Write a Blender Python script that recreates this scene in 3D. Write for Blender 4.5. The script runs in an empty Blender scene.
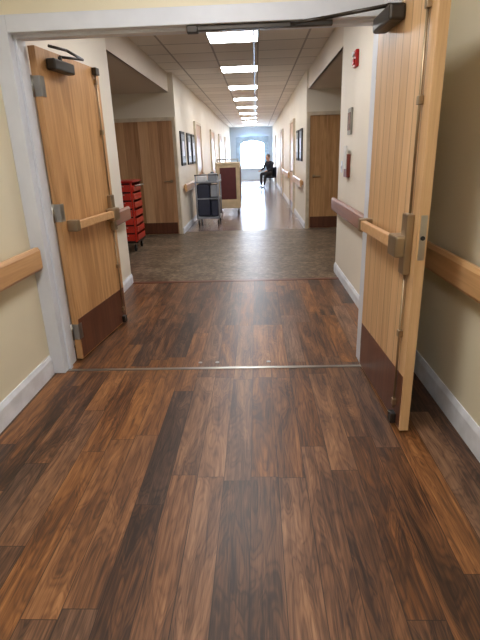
import bpy, bmesh, math, random
import numpy as np
from mathutils import Matrix, Vector
random.seed(4)
scene=bpy.context.scene
scene.view_settings.view_transform='Standard'
scene.view_settings.exposure=0.0

def s2l(c):
    return tuple(((v/255)/12.92 if v/255<=0.04045 else ((v/255+0.055)/1.055)**2.4) for v in c)+(1.0,)

# ---------------------------------------------------------------- materials
def new_mat(name):
    m=bpy.data.materials.new(name); m.use_nodes=True
    nt=m.node_tree; b=nt.nodes['Principled BSDF']
    return m,nt,b
class N:
    def __init__(s,nt): s.nt=nt
    def m(s,op,a,b=None,c=None):
        n=s.nt.nodes.new('ShaderNodeMath'); n.operation=op
        for i,v in enumerate((a,b,c)):
            if v is None: continue
            if isinstance(v,(int,float)): n.inputs[i].default_value=v
            else: s.nt.links.new(v,n.inputs[i])
        return n.outputs[0]
    def comb(s,x,y,z):
        n=s.nt.nodes.new('ShaderNodeCombineXYZ')
        for i,v in enumerate((x,y,z)):
            if isinstance(v,(int,float)): n.inputs[i].default_value=v
            else: s.nt.links.new(v,n.inputs[i])
        return n.outputs[0]
    def pos(s,obj=False):
        if obj:
            g=s.nt.nodes.new('ShaderNodeTexCoord'); o=g.outputs['Object']
        else:
            g=s.nt.nodes.new('ShaderNodeNewGeometry'); o=g.outputs['Position']
        x=s.nt.nodes.new('ShaderNodeSeparateXYZ'); s.nt.links.new(o,x.inputs[0])
        return x.outputs
    def noise(s,vec,scale=1,detail=4,rough=.5,dist=0):
        n=s.nt.nodes.new('ShaderNodeTexNoise'); n.inputs['Scale'].default_value=scale
        n.inputs['Detail'].default_value=detail; n.inputs['Roughness'].default_value=rough; n.inputs['Distortion'].default_value=dist
        s.nt.links.new(vec,n.inputs['Vector']); return n.outputs[0]
    def white(s,vec):
        n=s.nt.nodes.new('ShaderNodeTexWhiteNoise'); n.noise_dimensions='3D'; s.nt.links.new(vec,n.inputs['Vector']); return n.outputs[0]
    def ramp(s,f,stops):
        n=s.nt.nodes.new('ShaderNodeValToRGB'); s.nt.links.new(f,n.inputs[0])
        cr=n.color_ramp
        while len(cr.elements)<len(stops): cr.elements.new(.5)
        for e,(p,c) in zip(cr.elements,stops): e.position=p; e.color=c if len(c)==4 else s2l(c)
        return n.outputs[0]
    def mix(s,f,a,b,mode='MIX'):
        n=s.nt.nodes.new('ShaderNodeMix'); n.data_type='RGBA'; n.blend_type=mode
        for i,v in ((0,f),(6,a),(7,b)):
            if isinstance(v,(int,float)): n.inputs[i].default_value=v
            elif isinstance(v,tuple): n.inputs[i].default_value=v
            else: s.nt.links.new(v,n.inputs[i])
        return n.outputs[2]
    def bump(s,h,strength,dist,bsdf):
        n=s.nt.nodes.new('ShaderNodeBump'); n.inputs['Strength'].default_value=strength; n.inputs['Distance'].default_value=dist
        s.nt.links.new(h,n.inputs['Height']); s.nt.links.new(n.outputs[0],bsdf.inputs['Normal'])

def plain(name,rgb,rough=.5,metal=0,var=.04,scale=8,emit=0,coat=0):
    m,nt,b=new_mat(name); n=N(nt)
    p=n.pos(True); v=n.comb(p[0],p[1],p[2])
    f=n.noise(v,scale,3)
    lo=tuple(x*(1-var*2) for x in rgb); hi=tuple(min(255,x*(1+var)) for x in rgb)
    c=n.ramp(f,[(.3,s2l(lo)),(.7,s2l(hi))])
    nt.links.new(c,b.inputs['Base Color'])
    b.inputs['Roughness'].default_value=rough; b.inputs['Metallic'].default_value=metal
    b.inputs['Coat Weight'].default_value=coat
    if emit:
        b.inputs['Emission Color'].default_value=s2l(rgb); b.inputs['Emission Strength'].default_value=emit
    return m
def wall_mat(name,rgb):
    m,nt,b=new_mat(name); n=N(nt); p=n.pos(); v=n.comb(p[0],p[1],p[2])
    f=n.noise(v,1.3,3); c=n.ramp(f,[(.3,s2l(tuple(x*.97 for x in rgb))),(.7,s2l(rgb))])
    nt.links.new(c,b.inputs['Base Color']); b.inputs['Roughness'].default_value=.55
    n.bump(n.noise(v,160,2),.15,.002,b); return m
def wood_mat(name,stops,axis=2,scale=1.0,rough=.38,band=0,bandaxis=0,groove=False,bandamt=.35,coat=.1):
    m,nt,b=new_mat(name); n=N(nt); p=n.pos(True)
    k=[14*scale]*3; k[axis]=.9*scale
    if band:
        r=n.m('FLOOR',n.m('DIVIDE',p[bandaxis],band)); idv=n.white(n.comb(r,3.3,7.1))
    else: idv=None
    q=[n.m('MULTIPLY',p[i],k[i]) for i in range(3)]
    if idv is not None: q[axis]=n.m('ADD',q[axis],n.m('MULTIPLY',idv,9.0))
    v=n.comb(*q); g=n.noise(v,1,5,.6,1.1)
    k2=[110*scale]*3; k2[axis]=3*scale
    v2=n.comb(*[n.m('MULTIPLY',p[i],k2[i]) for i in range(3)]); g2=n.noise(v2,1,3,.6)
    f=n.m('ADD',n.m('MULTIPLY',g,.75),n.m('MULTIPLY',g2,.25))
    if idv is not None: f=n.m('ADD',f,n.m('MULTIPLY',n.m('SUBTRACT',idv,.5),bandamt))
    c=n.ramp(f,stops)
    if groove:
        fr=n.m('FRACT',n.m('DIVIDE',p[bandaxis],band)); d=n.m('MINIMUM',fr,n.m('SUBTRACT',1.0,fr))
        mk=n.m('LESS_THAN',d,.03); c=n.mix(n.m('MULTIPLY',mk,.6),c,s2l((90,55,25)))
    nt.links.new(c,b.inputs['Base Color']); b.inputs['Roughness'].default_value=rough
    b.inputs['Coat Weight'].default_value=coat; b.inputs['Coat Roughness'].default_value=.3
    n.bump(g2,.1,.001,b); return m
def plank_floor(name,stops,rough=.3,W=.122,L=1.0,seam=(32,21,15),idamt=.27):
    m,nt,b=new_mat(name); n=N(nt); p=n.pos(); x,y=p[0],p[1]
    xr=n.m('DIVIDE',n.m('ADD',x,.05),W); row=n.m('FLOOR',xr); fx=n.m('FRACT',xr)
    off=n.white(n.comb(row,1.7,4.2)); yr=n.m('ADD',n.m('DIVIDE',y,L),n.m('MULTIPLY',off,5.0)); col=n.m('FLOOR',yr); fy=n.m('FRACT',yr)
    idv=n.white(n.comb(row,col,2.5)); id2=n.white(n.comb(col,row,8.5))
    z=n.m('MULTIPLY',idv,61.0)
    v=n.comb(n.m('MULTIPLY',x,11.0),n.m('MULTIPLY',y,1.8),z); big=n.noise(v,1,2,.5,1.1)
    rings=n.m('ABSOLUTE',n.m('SINE',n.m('MULTIPLY',big,36.0)))
    v2=n.comb(n.m('MULTIPLY',x,75.0),n.m('MULTIPLY',y,3.0),z); mid=n.noise(v2,1,5,.65,.4)
    v3=n.comb(n.m('MULTIPLY',x,300.0),n.m('MULTIPLY',y,9.0),z); fine=n.noise(v3,1,2,.6)
    f=n.m('ADD',n.m('MULTIPLY',big,.62),n.m('MULTIPLY',mid,.66))
    f=n.m('ADD',f,n.m('MULTIPLY',n.m('SUBTRACT',rings,.6),.11))
    f=n.m('ADD',f,n.m('MULTIPLY',n.m('SUBTRACT',fine,.5),.26))
    f=n.m('ADD',f,n.m('MULTIPLY',n.m('SUBTRACT',idv,.5),idamt))
    f=n.m('SUBTRACT',f,.15)
    c=n.ramp(f,stops)
    hs=nt.nodes.new('ShaderNodeHueSaturation'); nt.links.new(c,hs.inputs['Color'])
    nt.links.new(n.m('ADD',.84,n.m('MULTIPLY',id2,.25)),hs.inputs['Saturation']); nt.links.new(n.m('ADD',.82,n.m('MULTIPLY',id2,.28)),hs.inputs['Value'])
    dx=n.m('MULTIPLY',n.m('MINIMUM',fx,n.m('SUBTRACT',1.0,fx)),W); dy=n.m('MULTIPLY',n.m('MINIMUM',fy,n.m('SUBTRACT',1.0,fy)),L)
    d=n.m('MINIMUM',dx,dy); mk=n.m('LESS_THAN',d,.0016)
    c2=n.mix(n.m('MULTIPLY',mk,.8),hs.outputs[0],s2l(seam))
    nt.links.new(c2,b.inputs['Base Color'])
    rr=n.m('ADD',rough-.06,n.m('MULTIPLY',mid,.14)); nt.links.new(rr,b.inputs['Roughness'])
    b.inputs['Specular IOR Level'].default_value=.45
    n.bump(n.m('ADD',n.m('MULTIPLY',mid,.6),n.m('MULTIPLY',fine,.4)),.12,.0015,b)
    return m
def emis(name,rgb,st):
    m,nt,b=new_mat(name); b.inputs['Base Color'].default_value=s2l(rgb)
    b.inputs['Emission Color'].default_value=s2l(rgb); b.inputs['Emission Strength'].default_value=st; return m

M={}
M['wall_near']=wall_mat('paint_yellow',(229,221,195))
M['wall_far']=wall_mat('paint_cream',(236,228,212))
M['wall_blue']=wall_mat('paint_blue',(204,220,234))
M['white']=plain('trim_white',(230,235,243),.4)
M['frame']=plain('frame_offwhite',(212,217,226),.4,0,.01)
M['frame_tan']=plain('frame_tan',(212,198,174),.45)
M['steel']=plain('brushed_steel',(170,168,162),.32,1)
M['darksteel']=plain('dark_steel',(70,66,62),.4,.8)
M['bronze']=plain('satin_bronze',(160,140,112),.35,.8)
M['black']=plain('black_rubber',(22,22,24),.6)
M['wood_floor']=plank_floor('plank_floor',[(.22,(38,25,18)),(.38,(66,43,29)),(.52,(100,66,42)),(.66,(130,89,57)),(.85,(164,119,80))],.38)
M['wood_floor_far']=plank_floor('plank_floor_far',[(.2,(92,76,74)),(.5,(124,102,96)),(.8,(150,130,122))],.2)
birch=[(.25,(148,104,62)),(.42,(180,134,86)),(.6,(206,160,110)),(.8,(224,182,132))]
M['door']=wood_mat('birch_door',birch,2,1.3,.36)
M['door_right']=wood_mat('birch_door_banded',[(.15,(172,130,86)),(.45,(202,163,116)),(.65,(216,178,132)),(.9,(230,196,150))],2,1.0,.36,band=.105,bandaxis=0,groove=True,bandamt=.15)
M['door_closet']=wood_mat('birch_closet',[(.2,(160,116,80)),(.5,(198,152,112)),(.8,(224,184,142))],2,1.0,.4,band=.085,bandaxis=0,bandamt=.5)
M['rail']=wood_mat('rail_wood',[(.2,(172,128,86)),(.5,(204,160,112)),(.8,(224,186,138))],1,1.2,.35)
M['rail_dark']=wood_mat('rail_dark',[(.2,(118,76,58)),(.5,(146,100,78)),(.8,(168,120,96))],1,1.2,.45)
M['kick']=wood_mat('kick_plate',[(.2,(62,32,20)),(.5,(92,52,34)),(.8,(122,76,50))],2,1.4,.35)
m,nt,b=new_mat('vinyl'); n=N(nt); p=n.pos(); v=n.comb(p[0],p[1],0)
f=n.m('ADD',n.m('MULTIPLY',n.noise(v,14,6,.8),.75),n.m('MULTIPLY',n.noise(v,3,4),.25))
fx=n.m('FRACT',n.m('DIVIDE',p[0],.457)); fy=n.m('FRACT',n.m('DIVIDE',p[1],.457))
mk=n.m('LESS_THAN',n.m('MINIMUM',fx,fy),.008)
c=n.ramp(f,[(.36,(50,40,31)),(.48,(92,77,61)),(.60,(146,128,106))]); c=n.mix(n.m('MULTIPLY',mk,.5),c,s2l((46,38,30)))
nt.links.new(c,b.inputs['Base Color']); b.inputs['Roughness'].default_value=.38; b.inputs['Specular IOR Level'].default_value=.4; M['vinyl']=m
m,nt,b=new_mat('acoustic_tile'); n=N(nt); p=n.pos(); v=n.comb(p[0],p[1],p[2])
fx=n.m('FRACT',n.m('DIVIDE',n.m('ADD',p[0],.55),.6)); fy=n.m('FRACT',n.m('DIVIDE',n.m('ADD',p[1],-6.1),.6))
d=n.m('MINIMUM',n.m('MINIMUM',fx,n.m('SUBTRACT',1.0,fx)),n.m('MINIMUM',fy,n.m('SUBTRACT',1.0,fy)))
mk=n.m('LESS_THAN',d,.022); idv=n.white(n.comb(n.m('FLOOR',n.m('DIVIDE',n.m('ADD',p[0],.55),.6)),n.m('FLOOR',n.m('DIVIDE',n.m('ADD',p[1],-6.1),.6)),1))
sp=n.noise(v,120,2,.6)
c=n.ramp(n.m('ADD',n.m('MULTIPLY',idv,.4),n.m('MULTIPLY',sp,.6)),[(.2,(214,204,192)),(.8,(236,228,216))])
c=n.mix(mk,c,s2l((165,156,146))); nt.links.new(c,b.inputs['Base Color']); b.inputs['Roughness'].default_value=.8; n.bump(sp,.3,.003,b); M['tile']=m
M['soffit']=wall_mat('soffit_paint',(218,204,186))
M['lamp']=emis('troffer_lens',(252,250,250),26.0)

# ---------------------------------------------------------------- mesh builder
class MB:
    def __init__(s): s.bm=bmesh.new(); s.mats=[]
    def mi(s,mat):
        m=M[mat] if isinstance(mat,str) else mat
        if m not in s.mats: s.mats.append(m)
        return s.mats.index(m)
    def box(s,x0,x1,y0,y1,z0,z1,mat,bev=0,rot=None,piv=None):
        before=set(s.bm.faces) if bev else None
        r=bmesh.ops.create_cube(s.bm,size=1)
        vs=r['verts']
        for v in vs: v.co=Vector(((x0+x1)/2+v.co.x*(x1-x0),(y0+y1)/2+v.co.y*(y1-y0),(z0+z1)/2+v.co.z*(z1-z0)))
        fs=list({f for v in vs for f in v.link_faces})
        if bev:
            es=list({e for v in vs for e in v.link_edges})
            bmesh.ops.bevel(s.bm,geom=es,offset=bev,segments=2,affect='EDGES',profile=.5)
            fs=[f for f in s.bm.faces if f not in before]; vs=list({v for f in fs for v in f.verts})
        if rot is not None:
            pv=Vector(piv) if piv else Vector(((x0+x1)/2,(y0+y1)/2,(z0+z1)/2))
            for v in vs: v.co=rot@(v.co-pv)+pv
        i=s.mi(mat)
        for f in fs: f.material_index=i
        return s
    def cyl(s,a,b,r,mat,seg=16,r2=None):
        a=Vector(a); b=Vector(b); d=b-a
        q=Vector((0,0,1)).rotation_difference(d.normalized()).to_matrix().to_4x4()
        mt=Matrix.Translation((a+b)/2)@q
        rr=bmesh.ops.create_cone(s.bm,cap_ends=True,segments=seg,radius1=r,radius2=r if r2 is None else r2,depth=d.length,matrix=mt)
        i=s.mi(mat)
        for f in {f for v in rr['verts'] for f in v.link_faces}:
            f.material_index=i; f.smooth=len(f.verts)==4
        return s
    def tube(s,pts,r,mat,seg=10):
        for a,b in zip(pts[:-1],pts[1:]): s.cyl(a,b,r,mat,seg)
        for p in pts[1:-1]: s.sph(p,(r,r,r),mat,8)
        return s
    def sph(s,c,r,mat,seg=16):
        rr=bmesh.ops.create_uvsphere(s.bm,u_segments=seg,v_segments=max(6,seg*2//3),radius=1)
        for v in rr['verts']: v.co=Vector(c)+Vector((v.co.x*r[0],v.co.y*r[1],v.co.z*r[2]))
        i=s.mi(mat)
        for f in {f for v in rr['verts'] for f in v.link_faces}: f.material_index=i; f.smooth=True
        return s
    def prism(s,poly,axis,a0,a1,mat):
        def mk(p,a):
            if axis==0: return (a,p[0],p[1])
            if axis==1: return (p[0],a,p[1])
            return (p[0],p[1],a)
        A=[s.bm.verts.new(mk(p,a0)) for p in poly]; B=[s.bm.verts.new(mk(p,a1)) for p in poly]
        i=s.mi(mat); fs=[s.bm.faces.new(A),s.bm.faces.new(B[::-1])]
        for k in range(len(poly)): fs.append(s.bm.faces.new((A[k],B[k],B[(k+1)%len(poly)],A[(k+1)%len(poly)])))
        bmesh.ops.recalc_face_normals(s.bm,faces=fs)
        for f in fs: f.material_index=i
        return s
    def done(s,name,loc=(0,0,0),rz=0,parent=None):
        me=bpy.data.meshes.new(name); s.bm.to_mesh(me); s.bm.free()
        for m in s.mats: me.materials.append(m)
        o=bpy.data.objects.new(name,me); scene.collection.objects.link(o); o.location=loc; o.rotation_euler=(0,0,rz)
        if parent: o.parent=parent
        return o
def B(name,x0,x1,y0,y1,z0,z1,mat,bev=0):
    return MB().box(x0,x1,y0,y1,z0,z1,mat,bev).done(name)

# ---------------------------------------------------------------- dimensions
H=2.70; HA=2.40; YF=2.90; YE=27.0
XLn,XRn=-1.42,1.02; XL,XR=-1.47,.93; CL,CR=-1.38,.90
YLc,YRc=5.26,5.61; YAL,YAR=8.77,9.05
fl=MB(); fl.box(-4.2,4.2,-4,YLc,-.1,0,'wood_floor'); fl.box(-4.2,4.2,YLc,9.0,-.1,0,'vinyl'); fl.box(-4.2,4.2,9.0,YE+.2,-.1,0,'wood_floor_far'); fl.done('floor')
B('trim_floor_transition',-1.5,.95,YLc-.04,YLc+.03,0,.003,plain('transition_red',(104,58,42),.4))
B('wall_left',XLn-.15,XLn,-4,YF+.02,0,H,'wall_near')
B('wall_right',XRn,XRn+.15,-4,YF+.02,0,H,'wall_near')
B('wall_back',-1.6,1.2,-4.15,-4,0,H,'wall_near')
MB().box(XLn-.15,XRn+.15,YF+.02,YF+.17,2.11,H,'wall_near').box(.76,XRn+.15,YF+.02,YF+.17,0,2.11,'wall_near').box(XLn-.15,-1.41,YF+.02,YF+.17,0,2.11,'wall_near').done('wall_door_partition')
B('wall_left_beyond',XL-.15,XL,YF+.17,YLc,0,H,'wall_far')
B('wall_right_beyond',XR,XR+.15,YF+.17,YRc,0,H,'wall_far')
B('wall_left_corridor',CL-.15,CL,YAL+.12,YE,0,H,'wall_far')
B('wall_right_corridor',CR,CR+.15,YAR+.12,YE,0,H,'wall_far')
B('wall_alcove_left_end',-4.2,CL,YAL,YAL+.12,0,H,'wall_far')
B('wall_alcove_right_end',CR,4.2,YAR,YAR+.12,0,H,'wall_far')
B('wall_alcove_left_near',-4.2,XL-.15,YLc-.15,YLc,0,H,'wall_far')
B('wall_alcove_right_near',XR+.15,4.2,YRc-.15,YRc,0,H,'wall_far')
B('wall_alcove_left_side',-4.3,-4.2,YLc-.15,YAL+.12,0,H,'wall_far')
B('wall_alcove_right_side',4.2,4.3,YRc-.15,YAR+.12,0,H,'wall_far')
B('ceiling',-1.62,1.2,-4.15,YE+.2,H,H+.1,'tile')
MB().box(-4.2,XL-.001,YLc,YAL,HA,HA+.03,'soffit').box(XL-.03,XL,YLc,YAL,HA,H,'soffit').done('ceiling_soffit_left')
MB().box(XR+.001,4.2,YRc,YAR,HA,HA+.03,'soffit').box(XR,XR+.03,YRc,YAR,HA,H,'soffit').done('ceiling_soffit_right')
MB().box(-.012,.012,3.2,YE,H-.012,H,plain('conduit_blue',(110,124,146),.4)).done('trim_ceiling_channel')
wx0,wx1,wz0,wz1=-.80,.42,.62,2.1
MB().box(CL-.15,wx0,YE,YE+.15,0,H,'wall_blue').box(wx1,CR+.15,YE,YE+.15,0,H,'wall_blue').box(wx0,wx1,YE,YE+.15,0,wz0,'wall_blue').box(wx0,wx1,YE,YE+.15,wz1,H,'wall_blue').done('wall_end')
wf=MB()
wf.box(wx0-.07,wx0,YE-.03,YE+.05,wz0-.07,wz1+.07,'white').box(wx1,wx1+.07,YE-.03,YE+.05,wz0-.07,wz1+.07,'white').box(wx0,wx1,YE-.03,YE+.05,wz1,wz1+.07,'white').box(wx0-.1,wx1+.1,YE-.08,YE+.05,wz0-.07,wz0,'white')
wf.box((wx0+wx1)/2-.025,(wx0+wx1)/2+.025,YE+.02,YE+.06,wz0,wz1,'white').box(wx0,wx1,YE+.02,YE+.06,1.45,1.49,'white')
wf.done('window_1')
cv=MB(); mt=plain('curtain_blue',(176,200,222),.8)
n_=24; top=wz1+.12; xa,xb=wx0-.25,wx1+.25
low=[]
for i in range(n_+1):
    t=i/n_; x=xa+(xb-xa)*t; low.append((x,wz1-.08-.28*abs(2*t-1)**2-.03*abs(math.sin(t*math.pi*4))))
cv.prism([(xa,top)]+low+[(xb,top)],1,YE-.16,YE-.13,mt)
for sgn,x in ((-1,xa),(1,xb)):
    for k in range(4): cv.cyl((x-sgn*(.03+.05*k),YE-.145,.5),(x-sgn*(.03+.05*k),YE-.145,top),.03,mt,8)
cv.done('curtain')

# ---------------------------------------------------------------- baseboards, rails
def baseboard(name,x,s,y0,y1,h=.14,mat='white'):
    MB().prism([(x,0),(x+s*.016,0),(x+s*.016,h-.03),(x+s*.009,h-.01),(x+s*.006,h),(x,h)],1,y0,y1,mat).done(name)
baseboard('baseboard_left',XLn,1,-4,YF-.04); baseboard('baseboard_right',XRn,-1,-4,YF+.0)
baseboard('baseboard_left_beyond',XL,1,YF+.18,YLc,.11); baseboard('baseboard_right_beyond',XR,-1,YF+.18,YRc,.11)
baseboard('baseboard_left_corridor',CL,1,YAL,YE,.11); baseboard('baseboard_right_corridor',CR,-1,YAR,YE,.11)
MB().box(-4.2,-2.53,YAL-.015,YAL,0,.11,'white').done('baseboard_alcove_left')
MB().box(2.05,4.2,YAR-.015,YAR,0,.11,'white').done('baseboard_alcove_right')
def rail(name,x,s,y0,y1,mat,z0=.735,z1=.875):
    r=MB(); a=x+s*.035; c=x+s*.075
    r.prism([(a,z0+.008),(a+s*.012,z0),(c-s*.008,z0),(c,z0+.015),(c,z1-.02),(c-s*.012,z1),(a+s*.01,z1),(a,z1-.01)],1,y0,y1,mat)
    y=y0+.15
    while y<y1-.05:
        r.box(min(x,a),max(x,a),y-.03,y+.03,z0+.03,z1-.03,mat); y+=.8
    return r.done(name)
rail('handrail_left',XLn,1,-4,YF-.06,'rail'); rail('handrail_right',XRn,-1,-4,YF-.06,'rail')
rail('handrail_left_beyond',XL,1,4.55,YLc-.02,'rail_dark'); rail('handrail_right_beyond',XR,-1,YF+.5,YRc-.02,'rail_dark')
for (a,b_) in [(9.1,10.6),(12.6,14.6)]: rail('handrail_left_corridor',CL,1,a,b_,'rail')
for (a,b_) in [(9.4,11.2),(13.0,16.0)]: rail('handrail_right_corridor',CR,-1,a,b_,'rail')

# ---------------------------------------------------------------- fire door frame
f=MB()
f.box(-1.42,-1.33,YF-.03,YF+.18,0,2.12,'frame',.004).box(.68,.77,YF-.03,YF+.18,0,2.12,'frame',.004).box(-1.33,.68,YF-.03,YF+.18,2.035,2.12,'frame',.004)
f.box(-1.33,-1.315,YF+.03,YF+.07,0,2.035,'frame').box(-1.315,.665,YF+.03,YF+.07,2.02,2.035,'frame')
f.done('door_frame')
B('trim_threshold',-1.33,.68,YF+.0,YF+.03,0,.005,'steel',.002)
fs=MB()
for x in (-.42,-.30,.06): fs.cyl((x,YF+.11,0),(x,YF+.11,.003),.014,'steel')
fs.done('floor_strike_plates')
MB().box(-.33,.42,YF-.01,YF+.02,2.008,2.034,'darksteel',.004).box(-.36,-.30,YF-.018,YF+.028,2.0,2.034,'darksteel',.004).done('door_coordinator_bar')

def leaf(name,w,mat,side):
    T=.045; d=MB(); z0,z1=.012,2.015
    d.box(0,w,-T/2,T/2,z0,z1,mat,.002)
    for s in (1,-1): d.box(.015,w-.015,*(sorted((s*T/2,s*(T/2+.003)))),z0+.01,.31,'kick')
    f0=T/2
    for s in (side,):
        y=lambda a:s*(f0+a)
        def bx(x0,x1,a,b,z0,z1,m,bev=0): 
            ya,yb=sorted((y(a),y(b))); d.box(x0,x1,ya,yb,z0,z1,m,bev)
        bx(.10,w-.17,.035,.07,.93,.985,'rail',.006)
        bx(.06,.11,0,.075,.92,.995,'bronze',.006)
        bx(w-.18,w-.06,0,.075,.90,1.0,'bronze',.01)
        bx(w-.12,w-.05,0,.035,.82,1.10,'bronze',.006)
        d.cyl((w-.085,y(.012),1.1),(w-.085,y(.012),1.99),.006,'bronze',10)
        d.cyl((w-.085,y(.012),.10),(w-.085,y(.012),.82),.006,'bronze',10)
        for z in (1.55,1.9,.5,.12): bx(w-.10,w-.07,0,.022,z,z+.035,'bronze',.003)
        bx(w-.115,w-.055,0,.035,1.96,2.01,'darksteel',.004)
        bx(w-.11,w-.06,0,.03,.02,.075,'darksteel',.004)
    for z in (.22,1.05,1.80):
        d.cyl((-.008,side*-1*(T/2+.004),z-.06),(-.008,side*-1*(T/2+.004),z+.06),.009,'steel',12)
        d.box(-.003,.0,-T/2,T/2,z-.057,z+.057,'steel')
    d.box(w,w+.0015,-.014,.014,.9,1.1,'steel'); d.cyl((w,0,1.0),(w+.006,0,1.0),.01,'black')
    return d
ang=math.atan2(3.93-3.09,-1.215+1.31); d=leaf('L',.87,'door',-1)
for z in (.22,1.05,1.80): d.box(-.002,.05,-.027,-.0225,z-.057,z+.057,'steel',.001)
d.box(.10,.36,-.085,-.024,1.90,1.965,'darksteel',.01)
d.cyl((.23,-.055,1.965),(.23,-.055,1.99),.012,'darksteel')
d.tube([(.23,-.055,1.99),(.42,-.12,2.0),(.12,-.16,2.0),(.02,-.10,2.01)],.008,'darksteel')
d.done('door_1',(-1.305,3.085,0),ang)
ang=math.atan2(2.12-2.93,.725-.69); d=leaf('R',.82,'door_right',-1)
d.box(.16,.44,-.10,-.024,1.93,2.0,'darksteel',.012)
d.cyl((.30,-.06,2.0),(.30,-.06,2.03),.012,'darksteel')
d.tube([(.30,-.062,2.022),(.13,-.34,2.018),(.04,-.50,2.018)],.009,'darksteel')
d.done('door_2',(.695,2.93,0),ang)

# ---------------------------------------------------------------- alcove doors and corridor doors
def flush_door(name,w,h,mat='door_closet',fm='frame_tan',knob=1):
    d=MB(); d.box(0,w,-.035,-.004,.01,h,mat,.002)
    d.box(-.06,0,-.05,.0,0,h+.06,fm,.003).box(w,w+.06,-.05,0,0,h+.06,fm,.003).box(0,w,-.05,0,h,h+.06,fm,.003)
    d.box(.02,w-.02,-.038,-.034,.015,.22,'kick')
    kx=w-.08 if knob>0 else .08
    d.cyl((kx,-.035,.95),(kx,-.05,.95),.028,'bronze').cyl((kx,-.05,.95),(kx,-.085,.95),.009,'bronze').box(min(kx,kx-knob*.12),max(kx,kx-knob*.12),-.095,-.08,.94,.96,'bronze',.004)
    return d
flush_door('c',1.02,1.95).done('door_3',(-2.465,YAL,0))
flush_door('c',.95,1.97,'door','frame_tan',-1).done('door_4',(.965,YAR,0))
for y in (11.3,15.2,18.6,22.2): flush_door('c',1.0,2.03,'door').done('door_5',(CL,y,0),math.pi/2)
for y in (12.6,17.4,23.4): flush_door('c',1.0,2.03,'door').done('door_6',(CR,y,0),-math.pi/2)
pm=plain('picture_print',(96,104,108),.4,0,.4,12)
def picture(x,s,y,z=1.5,w=.5,h=.6):
    p=MB(); a,b_=sorted((x,x+s*.025))
    p.box(a,b_,y-w/2,y+w/2,z-h/2,z+h/2,'black',.003)
    a,b_=sorted((x+s*.025,x+s*.027)); p.box(a,b_,y-w/2+.05,y+w/2-.05,z-h/2+.05,z+h/2-.05,pm)
    a,b_=sorted((x+s*.027,x+s*.028)); p.box(a,b_,y-w/2+.15,y+w/2-.15,z-h/2+.17,z+h/2-.17,'frame')
    p.done('framed_picture')
for y in (9.35,10.2,10.9): picture(CL,1,y)
for y in (9.9,10.7): picture(CR,-1,y)

# ---------------------------------------------------------------- wall devices on right wall
fa=MB(); red=plain('alarm_red',(170,20,24),.35)
fa.box(XR-.03,XR,4.74,4.86,2.08,2.22,red,.008).box(XR-.045,XR-.03,4.765,4.835,2.10,2.15,red,.006).cyl((XR-.03,4.8,2.185),(XR-.05,4.8,2.185),.02,'white'); fa.done('fire_alarm_strobe')
ph=MB(); ph.box(XR-.02,XR,4.9,5.06,1.52,1.76,plain('sign_grey',(150,148,140),.4),.004).box(XR-.024,XR-.02,4.915,5.045,1.56,1.72,plain('sign_print',(120,80,60),.5,0,.3,20)); ph.done('wall_sign')
pp=MB(); pp.box(XR-.035,XR-.001,4.92,5.10,1.12,1.34,plain('pull_brown',(120,50,38),.4),.006).box(XR-.045,XR-.035,4.94,5.08,1.20,1.42,plain('paper',(225,222,214),.6)); pp.done('document_holder')
MB().box(XR-.006,XR,5.36,5.44,1.15,1.27,'white',.002).box(XR-.014,XR-.006,5.39,5.41,1.19,1.22,'white').done('light_switch')

# ---------------------------------------------------------------- ceiling troffers
def troffer(x,y,w=.58,l=.58):
    t=MB(); t.box(-w/2,w/2,-l/2,l/2,-.004,.0,'lamp')
    for a in ((-w/2-.015,-w/2,-l/2-.015,l/2+.015),(w/2,w/2+.015,-l/2-.015,l/2+.015),(-w/2,w/2,-l/2-.015,-l/2),(-w/2,w/2,l/2,l/2+.015)): t.box(*a,-.01,.0,'white')
    t.done('ceiling_light',(x,y,H-.0005))
for k in range(9): troffer(-.25,6.4+2.3*k)
for y in (-2.6,-.4,1.7,4.2): troffer(-.25,y)

# ---------------------------------------------------------------- carts
def caster(m,x,y,r=.05):
    m.cyl((x-.012,y,r),(x+.012,y,r),r,'black',14); m.box(x-.02,x-.014,y-.015,y+.015,r,2*r+.02,'steel').box(x+.014,x+.02,y-.015,y+.015,r,2*r+.02,'steel').box(x-.022,x+.022,y-.02,y+.02,2*r+.015,2*r+.025,'steel')
redm=plain('cart_red',(200,46,30),.3,coat=.4); redd=plain('cart_red_dark',(160,28,22),.35); gap=plain('drawer_gap',(60,10,10),.6)
c=MB(); W,D=.62,.5
c.box(0,W,0,D,.15,1.02,gap,.004).box(0,.03,-.01,D,.15,1.02,redm,.004).box(W-.03,W,-.01,D,.15,1.02,redm,.004).box(-.02,W+.02,-.02,D+.02,1.02,1.05,redd,.01).box(-.01,W+.01,-.01,D+.01,.13,.16,'darksteel',.005)
z=.17
for h in (.118,)*7:
    c.box(.035,W-.035,-.022,.0,z,z+h-.02,redm,.004); c.box(.12,W-.12,-.038,-.022,z+h-.045,z+h-.033,'steel',.003)
    c.box(W,W+.014,.02,D-.02,z,z+h-.03,redm,.004); z+=h+.003
c.tube([(W,.08,.96),(W+.07,.08,.98),(W+.07,D-.08,.98),(W,D-.08,.96)],.012,'steel')
for k in range(4): c.cyl((.1+.1*k,.1,1.05),(.1+.1*k,.1,1.10+.02*(k%2)),.03,'white' if k%2 else 'frame',10)
for x in (.05,W-.05):
    for y in (.05,D-.05): caster(c,x,y)
c.done('crash_cart',(-2.46,7.15,0))
bl=plain('cart_blue',(44,50,70),.5); gy=plain('cart_grey',(150,156,166),.4); lt=plain('linen_white',(222,224,228),.8)
c=MB(); W,D=.48,.62
c.box(0,W,0,D,.13,.17,gy,.01)
for x in (.012,W-.012):
    for y in (.012,D-.012): c.cyl((x,y,.15),(x,y,.98),.014,gy)
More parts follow.
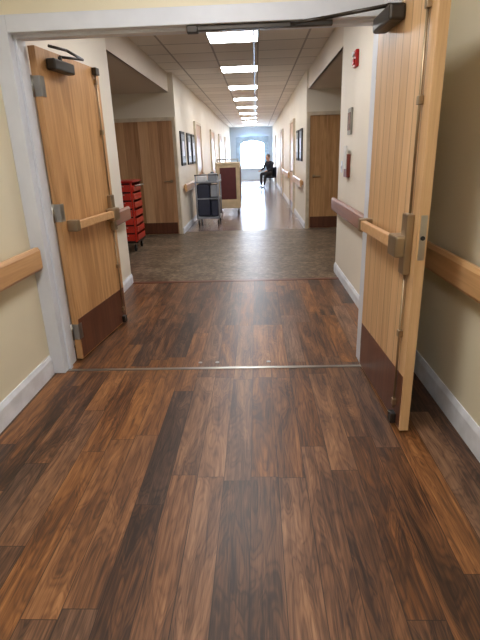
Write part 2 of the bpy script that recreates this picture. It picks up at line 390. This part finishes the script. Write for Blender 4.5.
c.box(0,W,0,D,.52,.545,gy,.005).box(-.01,W+.01,-.01,D+.01,.84,.87,gy,.006)
c.box(.025,W*.6,.01,D-.04,.18,.82,bl,.03).box(W*.63,W-.03,.02,D-.04,.18,.50,bl,.02)
c.box(W*.63,W-.03,.02,.4,.56,.80,gy,.02).box(.03,.22,.05,.3,.87,.98,lt,.02).box(.26,.44,.06,.22,.87,1.02,gy,.015)
c.cyl((.33,.3,.87),(.33,.3,1.04),.035,bl).cyl((.14,.45,.87),(.14,.45,1.0),.05,lt)
c.tube([(.012,.012,.98),(.012,-.08,1.0),(W-.012,-.08,1.0),(W-.012,.012,.98)],.011,'darksteel')
for x in (.04,W-.04):
    for y in (.04,D-.04): caster(c,x,y)
c.done('supply_cart',(-1.24,9.8,0))
bg=plain('cart_beige',(206,186,152),.45); mr=plain('cart_maroon',(88,36,38),.5)
c=MB(); W,D=.56,.7
c.box(0,W,0,D,.15,.19,bg,.008).box(0,W,0,D,1.14,1.19,bg,.012).box(0,.05,0,D,.19,1.14,bg,.006).box(W-.05,W,0,D,.19,1.14,bg,.006).box(.05,W-.05,D-.03,D,.19,1.14,bg)
c.box(.09,W-.09,.005,.03,.36,1.08,mr,.006).box(.05,W-.05,.0,.03,.19,.34,bg,.005).box(.05,W-.05,.012,.03,.34,1.14,bg)
c.box(W,W+.01,.06,D-.06,.3,1.08,mr,.004).cyl((.1,-.02,.6),(.1,-.02,.85),.01,'steel')
c.tube([(.04,.1,1.19),(.04,.1,1.26),(W-.04,.1,1.26),(W-.04,.1,1.19)],.011,'steel')
for x in (.06,W-.06):
    for y in (.06,D-.06): caster(c,x,y,.055)
c.done('tray_delivery_cart',(-.95,11.5,0))

# ---------------------------------------------------------------- seated person on chair at right wall
def skin_obj(name,verts,edges,radii,mat,parent,sub=2,root=0):
    me=bpy.data.meshes.new(name); me.from_pydata([Vector(v) for v in verts],edges,[]); me.materials.append(mat)
    o=bpy.data.objects.new(name,me); scene.collection.objects.link(o); o.parent=parent
    sk=o.modifiers.new('skin','SKIN'); sk.use_smooth_shade=True
    for i,r in enumerate(radii):
        rr=r if isinstance(r,tuple) else (r,r); me.skin_vertices[0].data[i].radius=rr
        me.skin_vertices[0].data[i].use_root=(i==root)
    s=o.modifiers.new('sub','SUBSURF'); s.levels=sub; s.render_levels=sub
    return o
cloth=plain('dark_navy_cloth',(34,38,52),.85); trou=plain('dark_trousers',(28,28,34),.85); skinm=plain('skin',(196,148,122),.5); hair=plain('grey_hair',(96,84,76),.8); shoe=plain('shoe_dark',(26,24,24),.5)
PR=math.radians(50)
per=bpy.data.objects.new('seated_person',None); scene.collection.objects.link(per); per.location=(.57,20.6,0); per.rotation_euler=(0,0,PR)
V=[(0,0,.55),(-.01,0,.70),(-.04,0,.88),(-.07,0,1.0),(-.09,0,1.06),
   (-.06,.16,.99),(-.14,.22,.78),(-.36,.17,.70),
   (-.06,-.16,.99),(-.14,-.22,.78),(-.36,-.17,.70)]
E=[(0,1),(1,2),(2,3),(3,4),(3,5),(5,6),(6,7),(3,8),(8,9),(9,10)]
skin_obj('jacket',V,E,[(.13,.16),(.12,.14),(.13,.16),(.09,.12),.055,.065,.05,.038,.065,.05,.038],cloth,per)
V=[(0,0,.55),(-.10,.10,.55),(-.42,.12,.56),(-.44,.12,.30),(-.45,.12,.10),(-.10,-.10,.55),(-.42,-.12,.56),(-.50,-.12,.30),(-.54,-.12,.10)]
skin_obj('trousers',V,[(0,1),(1,2),(2,3),(3,4),(0,5),(5,6),(6,7),(7,8)],[.13,.095,.075,.055,.045,.095,.075,.055,.045],trou,per)
for yy,xx in ((.12,-.45),(-.12,-.54)):
    skin_obj('shoe',[(xx+.03,yy,.05),(xx-.06,yy,.045),(xx-.17,yy,.035)],[(0,1),(1,2)],[(.045,.045),(.045,.042),(.04,.03)],shoe,per)
hd=MB()
hd.cyl((-.09,0,1.04),(-.11,0,1.14),.052,skinm,14)
hd.sph((-.13,0,1.20),(.095,.075,.12),skinm,20).sph((-.155,0,1.13),(.06,.055,.05),skinm,14)
hd.sph((-.112,0,1.225),(.102,.084,.112),hair,20)
hd.sph((-.226,0,1.185),(.018,.013,.022),skinm,10).sph((-.205,0,1.145),(.012,.024,.006),plain('lips',(150,80,72),.5),10)
for s in (1,-1):
    hd.sph((-.212,s*.03,1.21),(.012,.014,.009),'white',10).sph((-.222,s*.03,1.21),(.004,.006,.006),'black',8).sph((-.125,s*.08,1.19),(.02,.01,.03),skinm,10)
hd.done('head',parent=per)
for s in (1,-1):
    hx,hy,hz=-.38,s*.17,.70
    hv=MB(); hv.sph((hx-.05,hy,hz-.02),(.05,.038,.018),skinm,14)
    for k,(o,l) in enumerate(((-.028,.06),(-.009,.072),(.01,.068),(.028,.052))):
        hv.tube([(hx-.085,hy+o,hz-.02),(hx-.085-l*.55,hy+o*1.1,hz-.025),(hx-.085-l*.85,hy+o*1.1,hz-.05)],.0085,skinm,8)
    hv.tube([(hx-.03,hy-s*.03,hz-.02),(hx-.06,hy-s*.055,hz-.03),(hx-.09,hy-s*.058,hz-.045)],.0095,skinm,8)
    hv.done('hand',parent=per)
ch=MB(); cw=plain('chair_vinyl',(40,46,60),.5)
ch.box(-.22,.20,-.20,.20,.38,.44,cw,.02).box(.15,.20,-.20,.20,.44,.80,cw,.02)
for x in (-.19,.17):
    for y in (-.18,.18): ch.cyl((x,y,0),(x,y,.40),.016,'darksteel')
ch.done('chair',(.57,20.61,0),PR)

# ---------------------------------------------------------------- world & camera
w=bpy.data.worlds.new('world'); scene.world=w; w.use_nodes=True
w.node_tree.nodes['Background'].inputs[0].default_value=s2l((205,226,255)); w.node_tree.nodes['Background'].inputs[1].default_value=32
f_,vx,vy,roll,h=470,256,153,1.1,1.38
r=math.radians(roll)
d=Vector(((vx-240)/f_,(320-vy)/f_,-1)).normalized(); up0=Vector((-math.sin(r),math.cos(r),0)); up=(up0-d*up0.dot(d)).normalized(); right=d.cross(up)
R=Matrix((right,d,up))
cam=bpy.data.cameras.new('camera'); co=bpy.data.objects.new('camera',cam); scene.collection.objects.link(co)
co.matrix_world=Matrix.Translation((0,0,h))@R.to_4x4()
cam.sensor_fit='VERTICAL'; cam.sensor_height=24; cam.lens=24*f_/640; cam.clip_start=.02
scene.camera=co
